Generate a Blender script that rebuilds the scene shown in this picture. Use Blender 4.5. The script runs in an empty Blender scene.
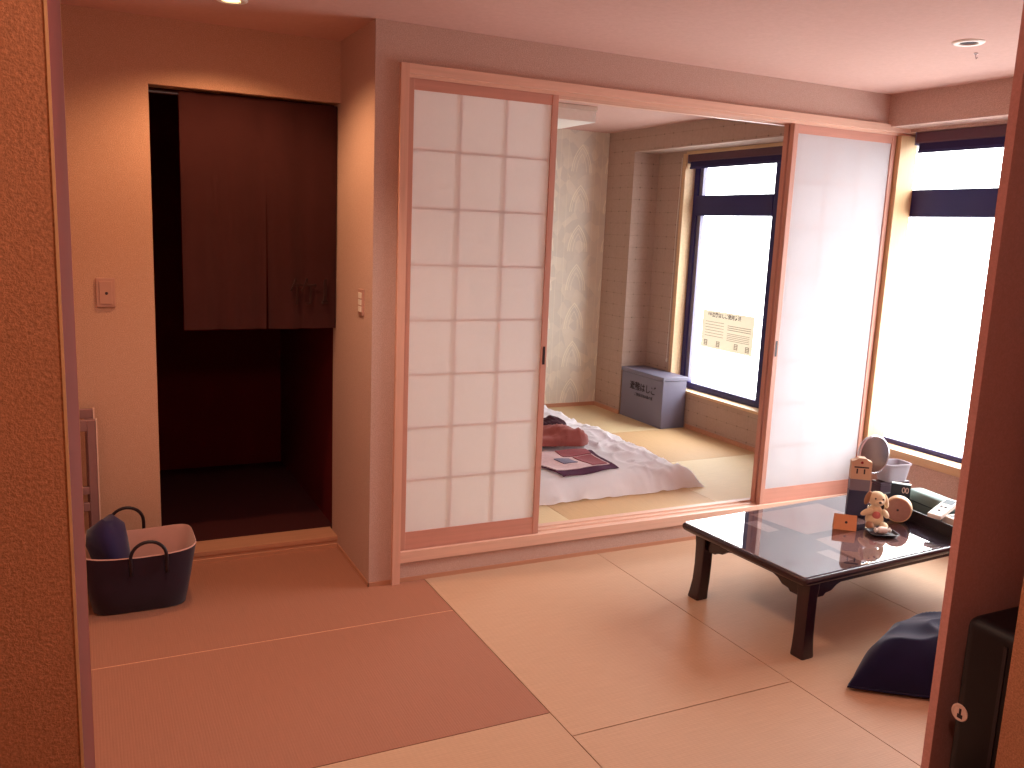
import bpy, bmesh, math, random
from mathutils import Vector, Matrix, noise as mnoise
random.seed(7)
PI = math.pi
scn = bpy.context.scene
COL = scn.collection
WORLD = {}          # object name -> world matrix used while building

# ------------------------------------------------------------------ helpers
def lin(c):
    def f(v):
        v /= 255.0
        return v / 12.92 if v <= 0.04045 else ((v + 0.055) / 1.055) ** 2.4
    return (f(c[0]), f(c[1]), f(c[2]), 1.0)

def put(o, label=None, cat=None, group=None, kind=None):
    if label: o['label'] = label
    if cat: o['category'] = cat
    if group: o['group'] = group
    if kind: o['kind'] = kind
    return o

def empty(name, loc, label, cat, rz=0.0, group=None):
    o = bpy.data.objects.new(name, None)
    o.empty_display_size = 0.05
    COL.objects.link(o)
    o.location = loc
    o.rotation_euler = (0, 0, rz)
    WORLD[o.name] = Matrix.Translation(loc) @ Matrix.Rotation(rz, 4, 'Z')
    return put(o, label, cat, group)

def obj(name, bm, mats, parent=None, local=False, smooth=False, base=None, bevel=0, seg=2, angle=35):
    """one bmesh becomes one mesh object; world coordinates unless local"""
    if bevel:
        bm.normal_update()
        bmesh.ops.bevel(bm, geom=[e for e in bm.edges if len(e.link_faces) == 2 and e.calc_face_angle(0) > math.radians(25)],
                        offset=bevel, segments=seg, affect='EDGES', profile=0.5, clamp_overlap=True)
    if not local:
        if parent is not None:
            bm.transform(WORLD[parent.name].inverted())
        elif base is not None:
            bm.transform(Matrix.Translation(base).inverted())
    me = bpy.data.meshes.new(name)
    bm.to_mesh(me)
    bm.free()
    for m in (mats if isinstance(mats, (list, tuple)) else [mats]):
        me.materials.append(m)
    if smooth:
        me.shade_smooth()
        me.set_sharp_from_angle(angle=math.radians(angle))
    o = bpy.data.objects.new(name, me)
    COL.objects.link(o)
    if parent is not None:
        o.parent = parent
        WORLD[o.name] = WORLD[parent.name].copy()
    elif base is not None:
        o.location = base
        WORLD[o.name] = Matrix.Translation(base)
    else:
        WORLD[o.name] = Matrix.Identity(4)
    return o

def struct(name, bm, mats, parent=None, **k):
    o = obj(name, bm, mats, parent, **k)
    if parent is None:
        o['kind'] = 'structure'
    return o

def B():
    return bmesh.new()

def box(bm, x0, x1, y0, y1, z0, z1, mi=0, M=None):
    vs = [bm.verts.new(p) for p in ((x0,y0,z0),(x1,y0,z0),(x1,y1,z0),(x0,y1,z0),(x0,y0,z1),(x1,y0,z1),(x1,y1,z1),(x0,y1,z1))]
    for f in ((3,2,1,0),(4,5,6,7),(0,1,5,4),(1,2,6,5),(2,3,7,6),(3,0,4,7)):
        bm.faces.new([vs[i] for i in f]).material_index = mi
    if M is not None:
        bmesh.ops.transform(bm, matrix=M, verts=vs)
    return vs

def boxes(*bs):
    bm = B()
    for b in bs: box(bm, *b)
    return bm

def lathe(bm, prof, n=32, M=None, cap=True, mi=0):
    """profile (r, z) from bottom to top around Z"""
    rings = []
    allv = []
    for r, z in prof:
        ring = [bm.verts.new((r*math.cos(2*PI*i/n), r*math.sin(2*PI*i/n), z)) for i in range(n)]
        rings.append(ring); allv += ring
    for a, b in zip(rings, rings[1:]):
        for i in range(n):
            bm.faces.new((a[i], a[(i+1) % n], b[(i+1) % n], b[i])).material_index = mi
    if cap:
        bm.faces.new(list(reversed(rings[0]))).material_index = mi
        bm.faces.new(rings[-1]).material_index = mi
    if M is not None:
        bmesh.ops.transform(bm, matrix=M, verts=allv)
    return allv

def tube(bm, pts, r, n=8, closed=False, mi=0):
    pts = [Vector(p) for p in pts]
    rings = []
    N = len(pts)
    up0 = Vector((0.13, 0.21, 0.97))
    for i, p in enumerate(pts):
        if closed:
            t = pts[(i+1) % N] - pts[i-1]
        else:
            t = pts[min(i+1, N-1)] - pts[max(i-1, 0)]
        t.normalize()
        a = t.cross(up0)
        if a.length < 1e-3: a = t.cross(Vector((1, 0, 0)))
        a.normalize(); b = t.cross(a)
        rr = r[i] if isinstance(r, (list, tuple)) else r
        rings.append([bm.verts.new(p + a*rr*math.cos(2*PI*k/n) + b*rr*math.sin(2*PI*k/n)) for k in range(n)])
    for i in range(N if closed else N-1):
        A, C = rings[i], rings[(i+1) % N]
        for k in range(n):
            bm.faces.new((A[k], A[(k+1) % n], C[(k+1) % n], C[k])).material_index = mi
    if not closed:
        bm.faces.new(list(reversed(rings[0]))); bm.faces.new(rings[-1])
    bmesh.ops.recalc_face_normals(bm, faces=bm.faces[:])

def prism(bm, poly, d0, d1, frame, mi=0):
    """polygon of (u, v) extruded along w; frame = (origin, U, V, W)"""
    o, U, V, W = [Vector(a) for a in frame]
    a = [bm.verts.new(o + U*u + V*v + W*d0) for u, v in poly]
    b = [bm.verts.new(o + U*u + V*v + W*d1) for u, v in poly]
    n = len(poly)
    fs = [bm.faces.new(list(reversed(a))), bm.faces.new(b)]
    for i in range(n):
        fs.append(bm.faces.new((a[i], a[(i+1) % n], b[(i+1) % n], b[i])))
    for f in fs: f.material_index = mi
    bmesh.ops.recalc_face_normals(bm, faces=fs)

def ellipsoid(bm, c, r, M=None, u=20, v=14, mi=0):
    ret = bmesh.ops.create_uvsphere(bm, u_segments=u, v_segments=v, radius=1.0)
    vs = ret['verts']
    T = Matrix.Translation(c) @ (M if M is not None else Matrix.Identity(4)) @ Matrix.Diagonal((r[0], r[1], r[2], 1))
    bmesh.ops.transform(bm, matrix=T, verts=vs)
    for vv in vs:
        for f in vv.link_faces: f.material_index = mi
    return vs

def superring(cx, cy, a, b, z, n=48, e=4.0):
    out = []
    for i in range(n):
        t = 2*PI*i/n
        c, s = math.cos(t), math.sin(t)
        out.append((cx + a*math.copysign(abs(c)**(2/e), c), cy + b*math.copysign(abs(s)**(2/e), s), z))
    return out

def loft(bm, rings, cap0=True, cap1=True, mi=0):
    R = [[bm.verts.new(p) for p in r] for r in rings]
    n = len(R[0])
    for A, C in zip(R, R[1:]):
        for k in range(n):
            bm.faces.new((A[k], A[(k+1) % n], C[(k+1) % n], C[k])).material_index = mi
    if cap0: bm.faces.new(list(reversed(R[0]))).material_index = mi
    if cap1: bm.faces.new(R[-1]).material_index = mi
    return R

def text_bm(body, size, frame, depth=0.0006, bold=0.0):
    """lettering as a mesh; frame = (origin, U, V, W) with W out of the surface"""
    cu = bpy.data.curves.new('lettering', 'FONT')
    cu.body = body; cu.size = size; cu.extrude = depth; cu.offset = bold
    cu.align_x = 'CENTER'; cu.align_y = 'CENTER'
    to = bpy.data.objects.new('lettering', cu)
    COL.objects.link(to)
    dg = bpy.context.evaluated_depsgraph_get(); dg.update()
    me = bpy.data.meshes.new_from_object(to.evaluated_get(dg))
    bm = B(); bm.from_mesh(me)
    bpy.data.objects.remove(to); bpy.data.curves.remove(cu); bpy.data.meshes.remove(me)
    o, U, V, W = [Vector(a) for a in frame]
    M = Matrix(((U.x, V.x, W.x, o.x), (U.y, V.y, W.y, o.y), (U.z, V.z, W.z, o.z), (0, 0, 0, 1)))
    bm.transform(M)
    return bm

# ------------------------------------------------------------------ materials
class N:
    def __init__(s, name):
        s.m = bpy.data.materials.new(name); s.m.use_nodes = True
        s.t = s.m.node_tree; s.t.nodes.clear()
        s.out = s.t.nodes.new('ShaderNodeOutputMaterial')
    def n(s, typ, **k):
        nd = s.t.nodes.new('ShaderNode' + typ)
        for a, v in k.items():
            if a.startswith('i_'):
                key = a[2:]
                key = int(key) if key.isdigit() else key.replace('_', ' ')
                s.set(nd.inputs[key], v)
            else: setattr(nd, a, v)
        return nd
    def set(s, inp, v):
        if hasattr(v, 'bl_idname') and hasattr(v, 'outputs'): s.t.links.new(v.outputs[0], inp)
        elif isinstance(v, bpy.types.NodeSocket): s.t.links.new(v, inp)
        else: inp.default_value = v
    def math(s, op, a, b=0.0, c=0.0, clamp=False):
        nd = s.t.nodes.new('ShaderNodeMath'); nd.operation = op; nd.use_clamp = clamp
        s.set(nd.inputs[0], a); s.set(nd.inputs[1], b); s.set(nd.inputs[2], c)
        return nd.outputs[0]
    def mix(s, f, a, b, blend='MIX'):
        nd = s.t.nodes.new('ShaderNodeMix'); nd.data_type = 'RGBA'; nd.blend_type = blend
        s.set(nd.inputs[0], f); s.set(nd.inputs[6], a); s.set(nd.inputs[7], b)
        return nd.outputs[2]
    def coord(s): return s.n('TexCoord').outputs['Object']
    def noise(s, vec, scale, detail=3, rough=0.55):
        nd = s.n('TexNoise'); s.set(nd.inputs['Vector'], vec)
        nd.inputs['Scale'].default_value = scale; nd.inputs['Detail'].default_value = detail
        nd.inputs['Roughness'].default_value = rough
        return nd.outputs[0]
    def mapping(s, vec, scale=(1,1,1), rot=(0,0,0), loc=(0,0,0)):
        nd = s.n('Mapping'); s.set(nd.inputs[0], vec)
        nd.inputs['Scale'].default_value = scale; nd.inputs['Rotation'].default_value = rot
        nd.inputs['Location'].default_value = loc
        return nd.outputs[0]
    def ramp(s, f, p0, p1):
        nd = s.n('MapRange'); s.set(nd.inputs[0], f)
        nd.inputs[1].default_value = p0; nd.inputs[2].default_value = p1
        return nd.outputs[0]
    def bump(s, h, strength, dist=0.002):
        nd = s.n('Bump'); s.set(nd.inputs['Height'], h)
        nd.inputs['Strength'].default_value = strength; nd.inputs['Distance'].default_value = dist
        return nd.outputs[0]
    def pbr(s, col, rough=0.6, metal=0.0, spec=0.5, normal=None, **k):
        nd = s.n('BsdfPrincipled')
        s.set(nd.inputs['Base Color'], col); s.set(nd.inputs['Roughness'], rough)
        nd.inputs['Metallic'].default_value = metal
        nd.inputs['Specular IOR Level'].default_value = spec
        if normal is not None: s.set(nd.inputs['Normal'], normal)
        for a, v in k.items(): s.set(nd.inputs[a.replace('_', ' ')], v)
        s.t.links.new(nd.outputs[0], s.out.inputs[0])
        return s.m

def plain(name, c, rough=0.6, metal=0.0, spec=0.4, var=0.06, scale=40, bump=0.0):
    s = N(name); v = s.coord()
    f = s.noise(v, scale)
    c1 = lin(c); c2 = tuple(x*(1-2*var) for x in c1[:3]) + (1,)
    nm = s.bump(s.noise(v, scale*3), bump) if bump else None
    return s.pbr(s.mix(f, c1, c2), rough, metal, spec, nm)

def plaster(name, c, grain=220, contrast=0.10, bump=0.35, big=3.0):
    s = N(name); v = s.coord()
    g = s.ramp(s.noise(v, grain, 4, 0.65), 0.32, 0.68)
    bg = s.noise(v, big, 2)
    c1 = lin(c)
    dark = tuple(x*(1-2.4*contrast) for x in c1[:3]) + (1,)
    lite = tuple(min(1, x*(1+contrast)) for x in c1[:3]) + (1,)
    col = s.mix(g, dark, lite)
    md = s.ramp(s.noise(v, 48, 3, 0.6), 0.35, 0.65)
    col = s.mix(s.math('MULTIPLY', md, 0.22), col, tuple(a*b for a, b in zip(c1[:3], (0.80, 0.70, 0.60))) + (1,))
    col = s.mix(s.math('MULTIPLY', bg, 0.25), col, tuple(x*0.86 for x in c1[:3]) + (1,))
    return s.pbr(col, 0.85, 0, 0.2, s.bump(g, bump, 0.003))

def wood(name, c, axis=0, rough=0.45, var=0.16, spec=0.35):
    s = N(name); v = s.coord()
    sc = [60, 60, 60]; sc[axis] = 2.2
    f = s.noise(s.mapping(v, tuple(sc)), 1.0, 5, 0.6)
    c1 = lin(c); c2 = tuple(x*(1-2*var) for x in c1[:3]) + (1,)
    return s.pbr(s.mix(f, c1, c2), rough, 0, spec, s.bump(f, 0.06, 0.001))

def tatami(name, c, axis):
    """woven rush: fine ribs across, long reeds along axis"""
    s = N(name); v = s.coord()
    sc = [330, 330, 1]; sc[axis] = 9
    f = s.noise(s.mapping(v, tuple(sc)), 1.0, 3, 0.6)
    p = s.n('SeparateXYZ'); s.set(p.inputs[0], v)
    across = p.outputs[1 - axis]; along = p.outputs[axis]
    rib = s.math('SINE', s.math('MULTIPLY', across, 2*PI/0.0085))
    knot = s.math('SINE', s.math('MULTIPLY', along, 2*PI/0.019))
    big = s.noise(v, 2.2, 3)
    c1 = lin(c)
    d = tuple(x*0.72 for x in c1[:3]) + (1,)
    l = tuple(min(1, x*1.1) for x in c1[:3]) + (1,)
    col = s.mix(f, d, l)
    col = s.mix(s.math('MULTIPLY_ADD', rib, 0.10, 0.10), col, d)
    col = s.mix(s.math('MULTIPLY', s.math('MULTIPLY_ADD', knot, 0.5, 0.5), 0.14), col, d)
    col = s.mix(s.math('MULTIPLY', big, 0.28), col, tuple(a*b for a, b in zip(c1[:3], (0.86, 0.80, 0.70))) + (1,))
    return s.pbr(col, 0.6, 0, 0.25, s.bump(s.math('ADD', f, s.math('MULTIPLY', rib, 0.25)), 0.25, 0.0015))

def fabric(name, c, var=0.12, scale=25, weave=900, rough=0.9, sheen=0.2):
    s = N(name); v = s.coord()
    f = s.noise(v, scale, 4)
    w = s.noise(v, weave, 2)
    c1 = lin(c); c2 = tuple(x*(1-2*var) for x in c1[:3]) + (1,)
    return s.pbr(s.mix(f, c1, c2), rough, 0, 0.15, s.bump(w, 0.25, 0.001), Sheen_Weight=sheen)

def shoji_paper(name, c, tr=0.5):
    s = N(name); v = s.coord()
    f = s.noise(s.mapping(v, (1, 1, 1)), 9, 5, 0.7)
    fib = s.noise(s.mapping(v, (160, 160, 60)), 1.0, 3)
    c1 = lin(c); c2 = tuple(x*0.93 for x in c1[:3]) + (1,)
    col = s.mix(s.math('ADD', s.math('MULTIPLY', f, 0.6), s.math('MULTIPLY', fib, 0.4)), c1, c2)
    d = s.n('BsdfDiffuse'); s.set(d.inputs[0], col)
    t = s.n('BsdfTranslucent'); s.set(t.inputs[0], col)
    mx = s.n('MixShader'); mx.inputs[0].default_value = tr
    s.t.links.new(d.outputs[0], mx.inputs[1]); s.t.links.new(t.outputs[0], mx.inputs[2])
    s.t.links.new(mx.outputs[0], s.out.inputs[0])
    return s.m

def clear_glass(name, tint=(255, 255, 255), ior=1.5, rough=0.0):
    """pane that lets light straight through and mirrors by Fresnel"""
    s = N(name)
    fr = s.n('Fresnel'); fr.inputs[0].default_value = ior
    ge = s.n('NewGeometry')
    fac = s.math('MULTIPLY', fr.outputs[0], s.math('SUBTRACT', 1.0, ge.outputs['Backfacing']))
    t = s.n('BsdfTransparent'); t.inputs[0].default_value = lin(tint)
    g = s.n('BsdfGlossy'); g.inputs['Roughness'].default_value = rough
    mx = s.n('MixShader')
    s.t.links.new(fac, mx.inputs[0]); s.t.links.new(t.outputs[0], mx.inputs[1]); s.t.links.new(g.outputs[0], mx.inputs[2])
    s.t.links.new(mx.outputs[0], s.out.inputs[0])
    return s.m

def emit(name, c, st):
    s = N(name); e = s.n('Emission'); e.inputs[0].default_value = lin(c); e.inputs[1].default_value = st
    s.t.links.new(e.outputs[0], s.out.inputs[0]); return s.m

def brick_paper(name, c):
    """beige wallpaper with a faint grid of joints and dark specks where they cross"""
    s = N(name); v = s.coord()
    p = s.n('SeparateXYZ'); s.set(p.inputs[0], v)
    h = s.math('ADD', p.outputs[0], p.outputs[1])
    def tri(x, per):
        return s.math('ABSOLUTE', s.math('SUBTRACT', s.math('FRACT', s.math('DIVIDE', x, per)), 0.5))   # 0.5 at joint
    a = tri(h, 0.105); b = tri(p.outputs[2], 0.088)
    la = s.ramp(a, 0.46, 0.5); lb = s.ramp(b, 0.46, 0.5)
    line = s.math('MAXIMUM', s.math('MULTIPLY', la, 0.35), lb)
    dot = s.math('MULTIPLY', s.ramp(a, 0.42, 0.48), s.ramp(b, 0.42, 0.48))
    n1 = s.noise(v, 60, 4)
    n2 = s.noise(v, 14, 2)
    c1 = lin(c); d = tuple(x*0.78 for x in c1[:3]) + (1,)
    col = s.mix(n1, c1, d)
    col = s.mix(s.math('MULTIPLY', line, s.ramp(n2, 0.25, 0.7)), col, tuple(x*0.62 for x in c1[:3]) + (1,))
    col = s.mix(s.math('MULTIPLY', dot, s.ramp(n2, 0.35, 0.55)), col, tuple(x*0.40 for x in c1[:3]) + (1,))
    return s.pbr(col, 0.85, 0, 0.15, s.bump(n1, 0.2))

def arch_paper(name, c):
    """grey-beige wallpaper: rows of thin pointed arches over soft leaf-like patches"""
    s = N(name); v = s.coord()
    p = s.n('SeparateXYZ'); s.set(p.inputs[0], v)
    x, z = p.outputs[0], p.outputs[2]
    PX, PZ = 0.30, 0.300
    du = s.math('ABSOLUTE', s.math('MULTIPLY', s.math('SUBTRACT', s.math('FRACT', s.math('DIVIDE', s.math('ADD', x, -2.275), PX)), 0.5), PX))
    dv = s.math('MULTIPLY', s.math('FRACT', s.math('DIVIDE', s.math('ADD', z, -1.655), PZ)), PZ)
    def ring(r, c0):
        d = s.math('SQRT', s.math('ADD', s.math('POWER', s.math('ADD', du, c0), 2.0), s.math('POWER', dv, 2.0)))
        return s.math('SUBTRACT', d, r)
    lines = None
    for r, w in ((0.278, 0.0055), (0.262, 0.0036), (0.236, 0.0028)):
        l = s.math('SUBTRACT', 1.0, s.ramp(s.math('ABSOLUTE', ring(r, 0.193)), w*0.4, w))
        lines = l if lines is None else s.math('MAXIMUM', lines, l)
    band = s.math('SUBTRACT', 1.0, s.ramp(s.math('ABSOLUTE', s.math('SUBTRACT', du, 0.118)), 0.002, 0.004))
    vor = s.n('TexVoronoi'); s.set(vor.inputs['Vector'], s.mapping(v, (1, 0.2, 0.8))); vor.inputs['Scale'].default_value = 15
    cellv = s.n('SeparateColor'); s.set(cellv.inputs[0], vor.outputs['Color'])
    nz = s.noise(v, 22, 4)
    c1 = lin(c)
    col = s.mix(s.ramp(cellv.outputs[0], 0.2, 0.9), tuple(a*b for a, b in zip(c1[:3], (0.86, 0.87, 0.90))) + (1,), c1)
    col = s.mix(s.math('MULTIPLY', nz, 0.4), col, tuple(a*b for a, b in zip(c1[:3], (0.80, 0.74, 0.60))) + (1,))
    ln = s.math('MAXIMUM', lines, s.math('MULTIPLY', band, 0.35))
    col = s.mix(s.math('MULTIPLY', ln, 0.55), col, lin((255, 246, 222)))
    return s.pbr(col, 0.7, 0, 0.25, s.bump(nz, 0.1))

M_plaster   = plaster('beige_plaster', (204, 174, 162))
M_plaster_r = plaster('beige_plaster_warm', (206, 166, 144), 260, 0.12)
M_coarse    = plaster('coarse_ochre_wallpaper', (192, 138, 104), 330, 0.17, 0.3, 5.0)
M_partition = plaster('smooth_brown_wallpaper', (206, 150, 142), 150, 0.05, 0.15)
M_ceiling   = plaster('pinkish_ceiling_paper', (214, 176, 166), 60, 0.02, 0.06, 2.0)
M_ceil_bed  = M_ceiling
M_brick     = brick_paper('grid_wallpaper', (186, 160, 146))
M_arch      = arch_paper('arch_wallpaper', (232, 222, 208))
M_hall      = plaster('shade_tinted_hall_wall', (96, 14, 20), 60, 0.05, 0.1)  # red-black shade of the unlit hall is put into the wall colour
M_wood      = wood('pale_hinoki_x', (238, 194, 172), 0)
M_wood_v    = wood('pale_hinoki_z', (232, 182, 160), 2)
M_stile     = wood('shoji_stile_wood', (208, 152, 134), 2)
M_rail      = wood('shoji_rail_wood', (214, 154, 136), 0)
M_jamb      = wood('bright_jamb_wood', (226, 186, 140), 2)
M_jamb_y    = wood('bright_sill_wood', (226, 190, 150), 1)
M_base      = wood('baseboard_wood', (206, 150, 120), 0)
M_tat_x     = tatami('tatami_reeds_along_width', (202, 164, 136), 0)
M_tat_y     = tatami('tatami_reeds_along_depth_dimmed', (170, 116, 95), 1)  # reeds run in depth; darker tone also takes in the left mats' low light
M_tat_bx    = tatami('bedroom_tatami_light', (232, 208, 166), 0)
M_tat_by    = tatami('bedroom_tatami_dark', (214, 176, 132), 1)
M_gap       = plain('mat_gap', (84, 44, 30), 0.9)
M_entry     = wood('entrance_floor_wood', (120, 78, 54), 1)
M_frame     = plain('flare_tinted_window_metal', (36, 28, 92), 0.4, 0.0, 0.4)  # black frames; flare from the windows is put into the navy tint
M_frame_l   = plain('grey_window_metal', (110, 104, 130), 0.35, 0.0, 0.5)
M_casset    = plain('brown_blind_cassette', (92, 58, 72), 0.5)
M_blind     = fabric('navy_blind_fabric', (44, 34, 80))
M_pane      = clear_glass('window_glass', (252, 252, 250), 1.45)
M_paper     = shoji_paper('shoji_paper', (254, 252, 253), 0.62)
M_paper_r   = shoji_paper('shoji_paper_toned_down', (240, 239, 243), 0.55)  # same paper as the left screen, darkened to hold back the daylight glare
M_white     = plain('white_plastic', (236, 230, 220), 0.45)
M_lampshade = plain('white_lamp_shade', (255, 253, 247), 0.5)
M_noren     = fabric('dark_brown_noren_cloth', (88, 46, 46), 0.10, 8)
M_noren_mk  = fabric('noren_print', (46, 14, 16), 0.1)
M_blackwood = wood('black_lacquer', (44, 20, 30), 0, 0.25, 0.08, 0.6)
M_glass_top = clear_glass('table_glass', (226, 222, 226), 4.6, 0.012)
M_mat_paper = plain('table_paper', (236, 206, 190), 0.8)
M_card_w    = plain('white_card', (240, 234, 226), 0.7)
M_duvet     = fabric('white_duvet_cotton', (255, 252, 255), 0.05, 6)
M_greybox   = plain('grey_painted_steel', (114, 110, 130), 0.45, 0.0, 0.5, 0.03)
M_ink       = plain('dark_ink', (54, 42, 50), 0.8)
M_ink_soft  = plain('grey_ink', (150, 140, 124), 0.8)
M_poster    = shoji_paper('poster_paper', (246, 242, 232), 0.22)
M_switch    = plain('beige_switch_plastic', (190, 146, 132), 0.4)
M_chrome    = plain('brushed_steel', (206, 200, 206), 0.25, 0.9)
M_black     = plain('black_plastic', (34, 18, 26), 0.4)
M_navy      = fabric('navy_cotton', (24, 18, 58), 0.22, 14)
M_basket    = fabric('dark_basket_canvas', (46, 22, 40), 0.12, 30)
M_basket_in = fabric('pale_basket_lining', (196, 150, 142), 0.1, 20)

# ------------------------------------------------------------------ camera (solved from the room's lines)
cam = bpy.data.cameras.new('camera')
cam.sensor_width = 36.0
cam.lens = 873.3418 / 1024 * 36.0
cam.clip_start = 0.02
co = bpy.data.objects.new('camera', cam)
COL.objects.link(co)
co.location = (-1.03144, -3.35237, 1.5)
co.rotation_euler = (math.radians(79.99009), math.radians(-2.34206), math.radians(-25.99012))
scn.camera = co

H = 2.26            # ceiling height
S = 0.133           # bedroom floor height
# ------------------------------------------------------------------ setting: floors
bm = boxes((-2.4, 3.05, -4.7, 2.7, -0.12, -0.03))
# mats: (x0, x1, y0, y1, slot)
g = 0.0018
bm_f = bm
for f in bm_f.faces: f.material_index = 2
def mat_box(x0, x1, y0, y1, mi, z=0.0):
    vs = box(bm_f, x0+g, x1-g, y0+g, y1-g, z-0.03, z, mi)
for a in ((-1.30, 0.247, -0.34, 0.50, 1), (-1.30, 0.247, -1.146, -0.34, 1), (-1.046, 0.247, -1.9, -1.146, 0),
          (0.247, 1.123, -1.286, 0.0, 0), (0.247, 1.123, -1.85, -1.286, 0),
          (1.123, 2.03, -1.85, 0.0, 0), (2.03, 2.88, -1.85, 0.0, 0)):
    mat_box(*a)
box(bm_f, -2.3, 2.0, -4.6, -1.9, -0.03, 0.0, 3)
box(bm_f, -1.295, 0.243, -0.3416, -0.3384, -0.02, 0.0012, 4)
struct('floor', bm_f, [M_tat_x, M_tat_y, M_gap, M_entry, plain('pale_mat_edge', (226, 170, 138), 0.6)])

bm_f = boxes((0.11, 2.88, 0.12, 2.57, 0.0, S-0.012))
for f in bm_f.faces: f.material_index = 2
def mat_b(x0, x1, y0, y1, mi):
    box(bm_f, x0+0.001, x1-0.001, y0+0.001, y1-0.001, S-0.012, S, mi)
mat_b(0.11, 1.04, 0.12, 0.88, 0); mat_b(1.04, 1.93, 0.12, 0.88, 1); mat_b(1.93, 2.88, 0.12, 0.88, 0)
mat_b(0.11, 1.04, 0.88, 1.66, 1); mat_b(1.04, 1.93, 0.88, 1.66, 0); mat_b(1.93, 2.88, 0.88, 1.66, 1)
mat_b(0.11, 1.04, 1.66, 2.57, 0); mat_b(1.04, 1.93, 1.66, 2.57, 1); mat_b(1.93, 2.66, 1.66, 2.57, 0)
mat_b(2.66, 2.88, 1.66, 2.21, 0)
struct('floor_bedroom', bm_f, [M_tat_bx, M_tat_by, M_gap])

struct('ceiling', boxes((-2.4, 3.05, -4.7, 2.7, H, H+0.06)), M_ceiling)

# ------------------------------------------------------------------ setting: walls
struct('wall_back', boxes((0.0, 0.11, 0.0, 0.60, 0.0, H), (0.11, 2.945, 0.0, 0.12, 2.10, H), (0.11, 2.88, 0.0, 0.12, 0.0, 0.09)), M_plaster)
struct('wall_door', boxes((-1.30, -0.766, 0.50, 0.60, 0.0, H), (-0.766, 0.0, 0.50, 0.60, 2.007, H)), M_plaster_r)
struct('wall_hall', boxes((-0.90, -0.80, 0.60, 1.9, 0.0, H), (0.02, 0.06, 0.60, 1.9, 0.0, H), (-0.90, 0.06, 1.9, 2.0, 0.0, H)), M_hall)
struct('floor_hall', boxes((-0.80, 0.02, 0.64, 1.9, 0.0, 0.05)), plain('shade_tinted_hall_floor', (62, 14, 18), 0.7))  # floor colour darkened to carry the hall's shade
struct('wall_left', boxes((-1.40, -1.30, -1.5, 0.60, 0.0, H)), M_plaster_r)
struct('wall_left_front', boxes((-2.30, -1.0465, -2.60, -1.5, 0.0, H)), M_coarse)
# window side: two openings
XW = 2.88
struct('wall_right', boxes((XW, 3.04, -1.85, -1.42, 0, H), (XW, 3.04, -1.42, 0.0, 0, 0.40), (XW, 3.04, -1.42, 0.0, 2.085, H),
                           (3.022, 3.04, 0.0, 0.12, 2.085, H), (2.946, 3.04, 0.0, 0.12, 0, 0.404), (2.946, 3.021, 0.0, 0.12, 2.086, H), (XW, 2.945, 0.0, 0.12, 0, 0.09)), M_plaster)
struct('wall_bedroom_right', boxes((XW, 3.04, 0.12, 0.80, 0, H), (XW, 3.04, 0.80, 1.905, 0, 0.40), (XW, 3.04, 0.80, 1.905, 2.085, H),
                           (XW, 3.04, 1.905, 2.57, 0, H), (2.66, XW, 2.21, 2.57, 0, H), (2.66, XW, 0.12, 2.21, 2.10, H)), M_brick)
struct('wall_bedroom_back', boxes((0.0, 3.04, 2.57, 2.67, 0, H)), M_arch)
struct('wall_bedroom_left', boxes((0.06, 0.11, 0.60, 2.57, 0, H), (0.0, 0.06, 2.0, 2.57, 0, H)), M_arch)
struct('ceiling_soffit', boxes((2.73, XW, -1.85, 0.0, 2.10, H)), M_plaster)
struct('wall_partition', boxes((1.07, XW, -1.875, -1.85, 0, H)), M_partition)
struct('wall_front', boxes((0.355, 2.0, -2.60, -2.50, 0, H)), M_coarse)
struct('wall_entrance', boxes((2.0, 2.10, -4.6, -1.9, 0, H), (-2.4, -2.30, -4.6, -1.5, 0, H), (-2.4, 2.10, -4.7, -4.6, 0, H)), M_coarse)

# shade strip and corner beads of the left foreground wall, the return and the partition
struct('trim_7', boxes((-1.0465, -1.0460, -2.598, -1.502, 0, H)), plain('shaded_reveal_tone', (124, 42, 28), 0.7))  # thin strip added; shade on the reveal is put into its dark colour
struct('trim_1', boxes((-1.0480, -1.0458, -2.6008, -2.5985, 0, H)), M_jamb)
struct('trim_2', boxes((-1.0490, -1.0455, -1.5015, -1.4985, 0, H)), M_jamb)
# baseboards
struct('baseboard_back', boxes((-0.004, 0.095, -0.004, 0.0, 0, 0.018), (0.13, XW, -0.004, 0.0, 0, 0.018)), M_base)
struct('baseboard_left', boxes((-0.004, 0.0, -0.004, 0.5, 0, 0.018)), M_base)
struct('baseboard_bedroom', boxes((2.872, XW, 0.12, 1.66, S, S+0.03), (2.652, 2.66, 2.205, 2.57, S, S+0.03), (0.11, 2.652, 2.562, 2.57, S, S+0.03)), M_base)
# doorway threshold
struct('trim_threshold', boxes((-0.766, 0.0, 0.492, 0.64, 0.0, 0.018), (-0.766, 0.0, 0.503, 0.64, 0.018, 0.034), (-0.766, 0.0, 0.497, 0.64, 0.034, 0.052)), M_base)

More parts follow.
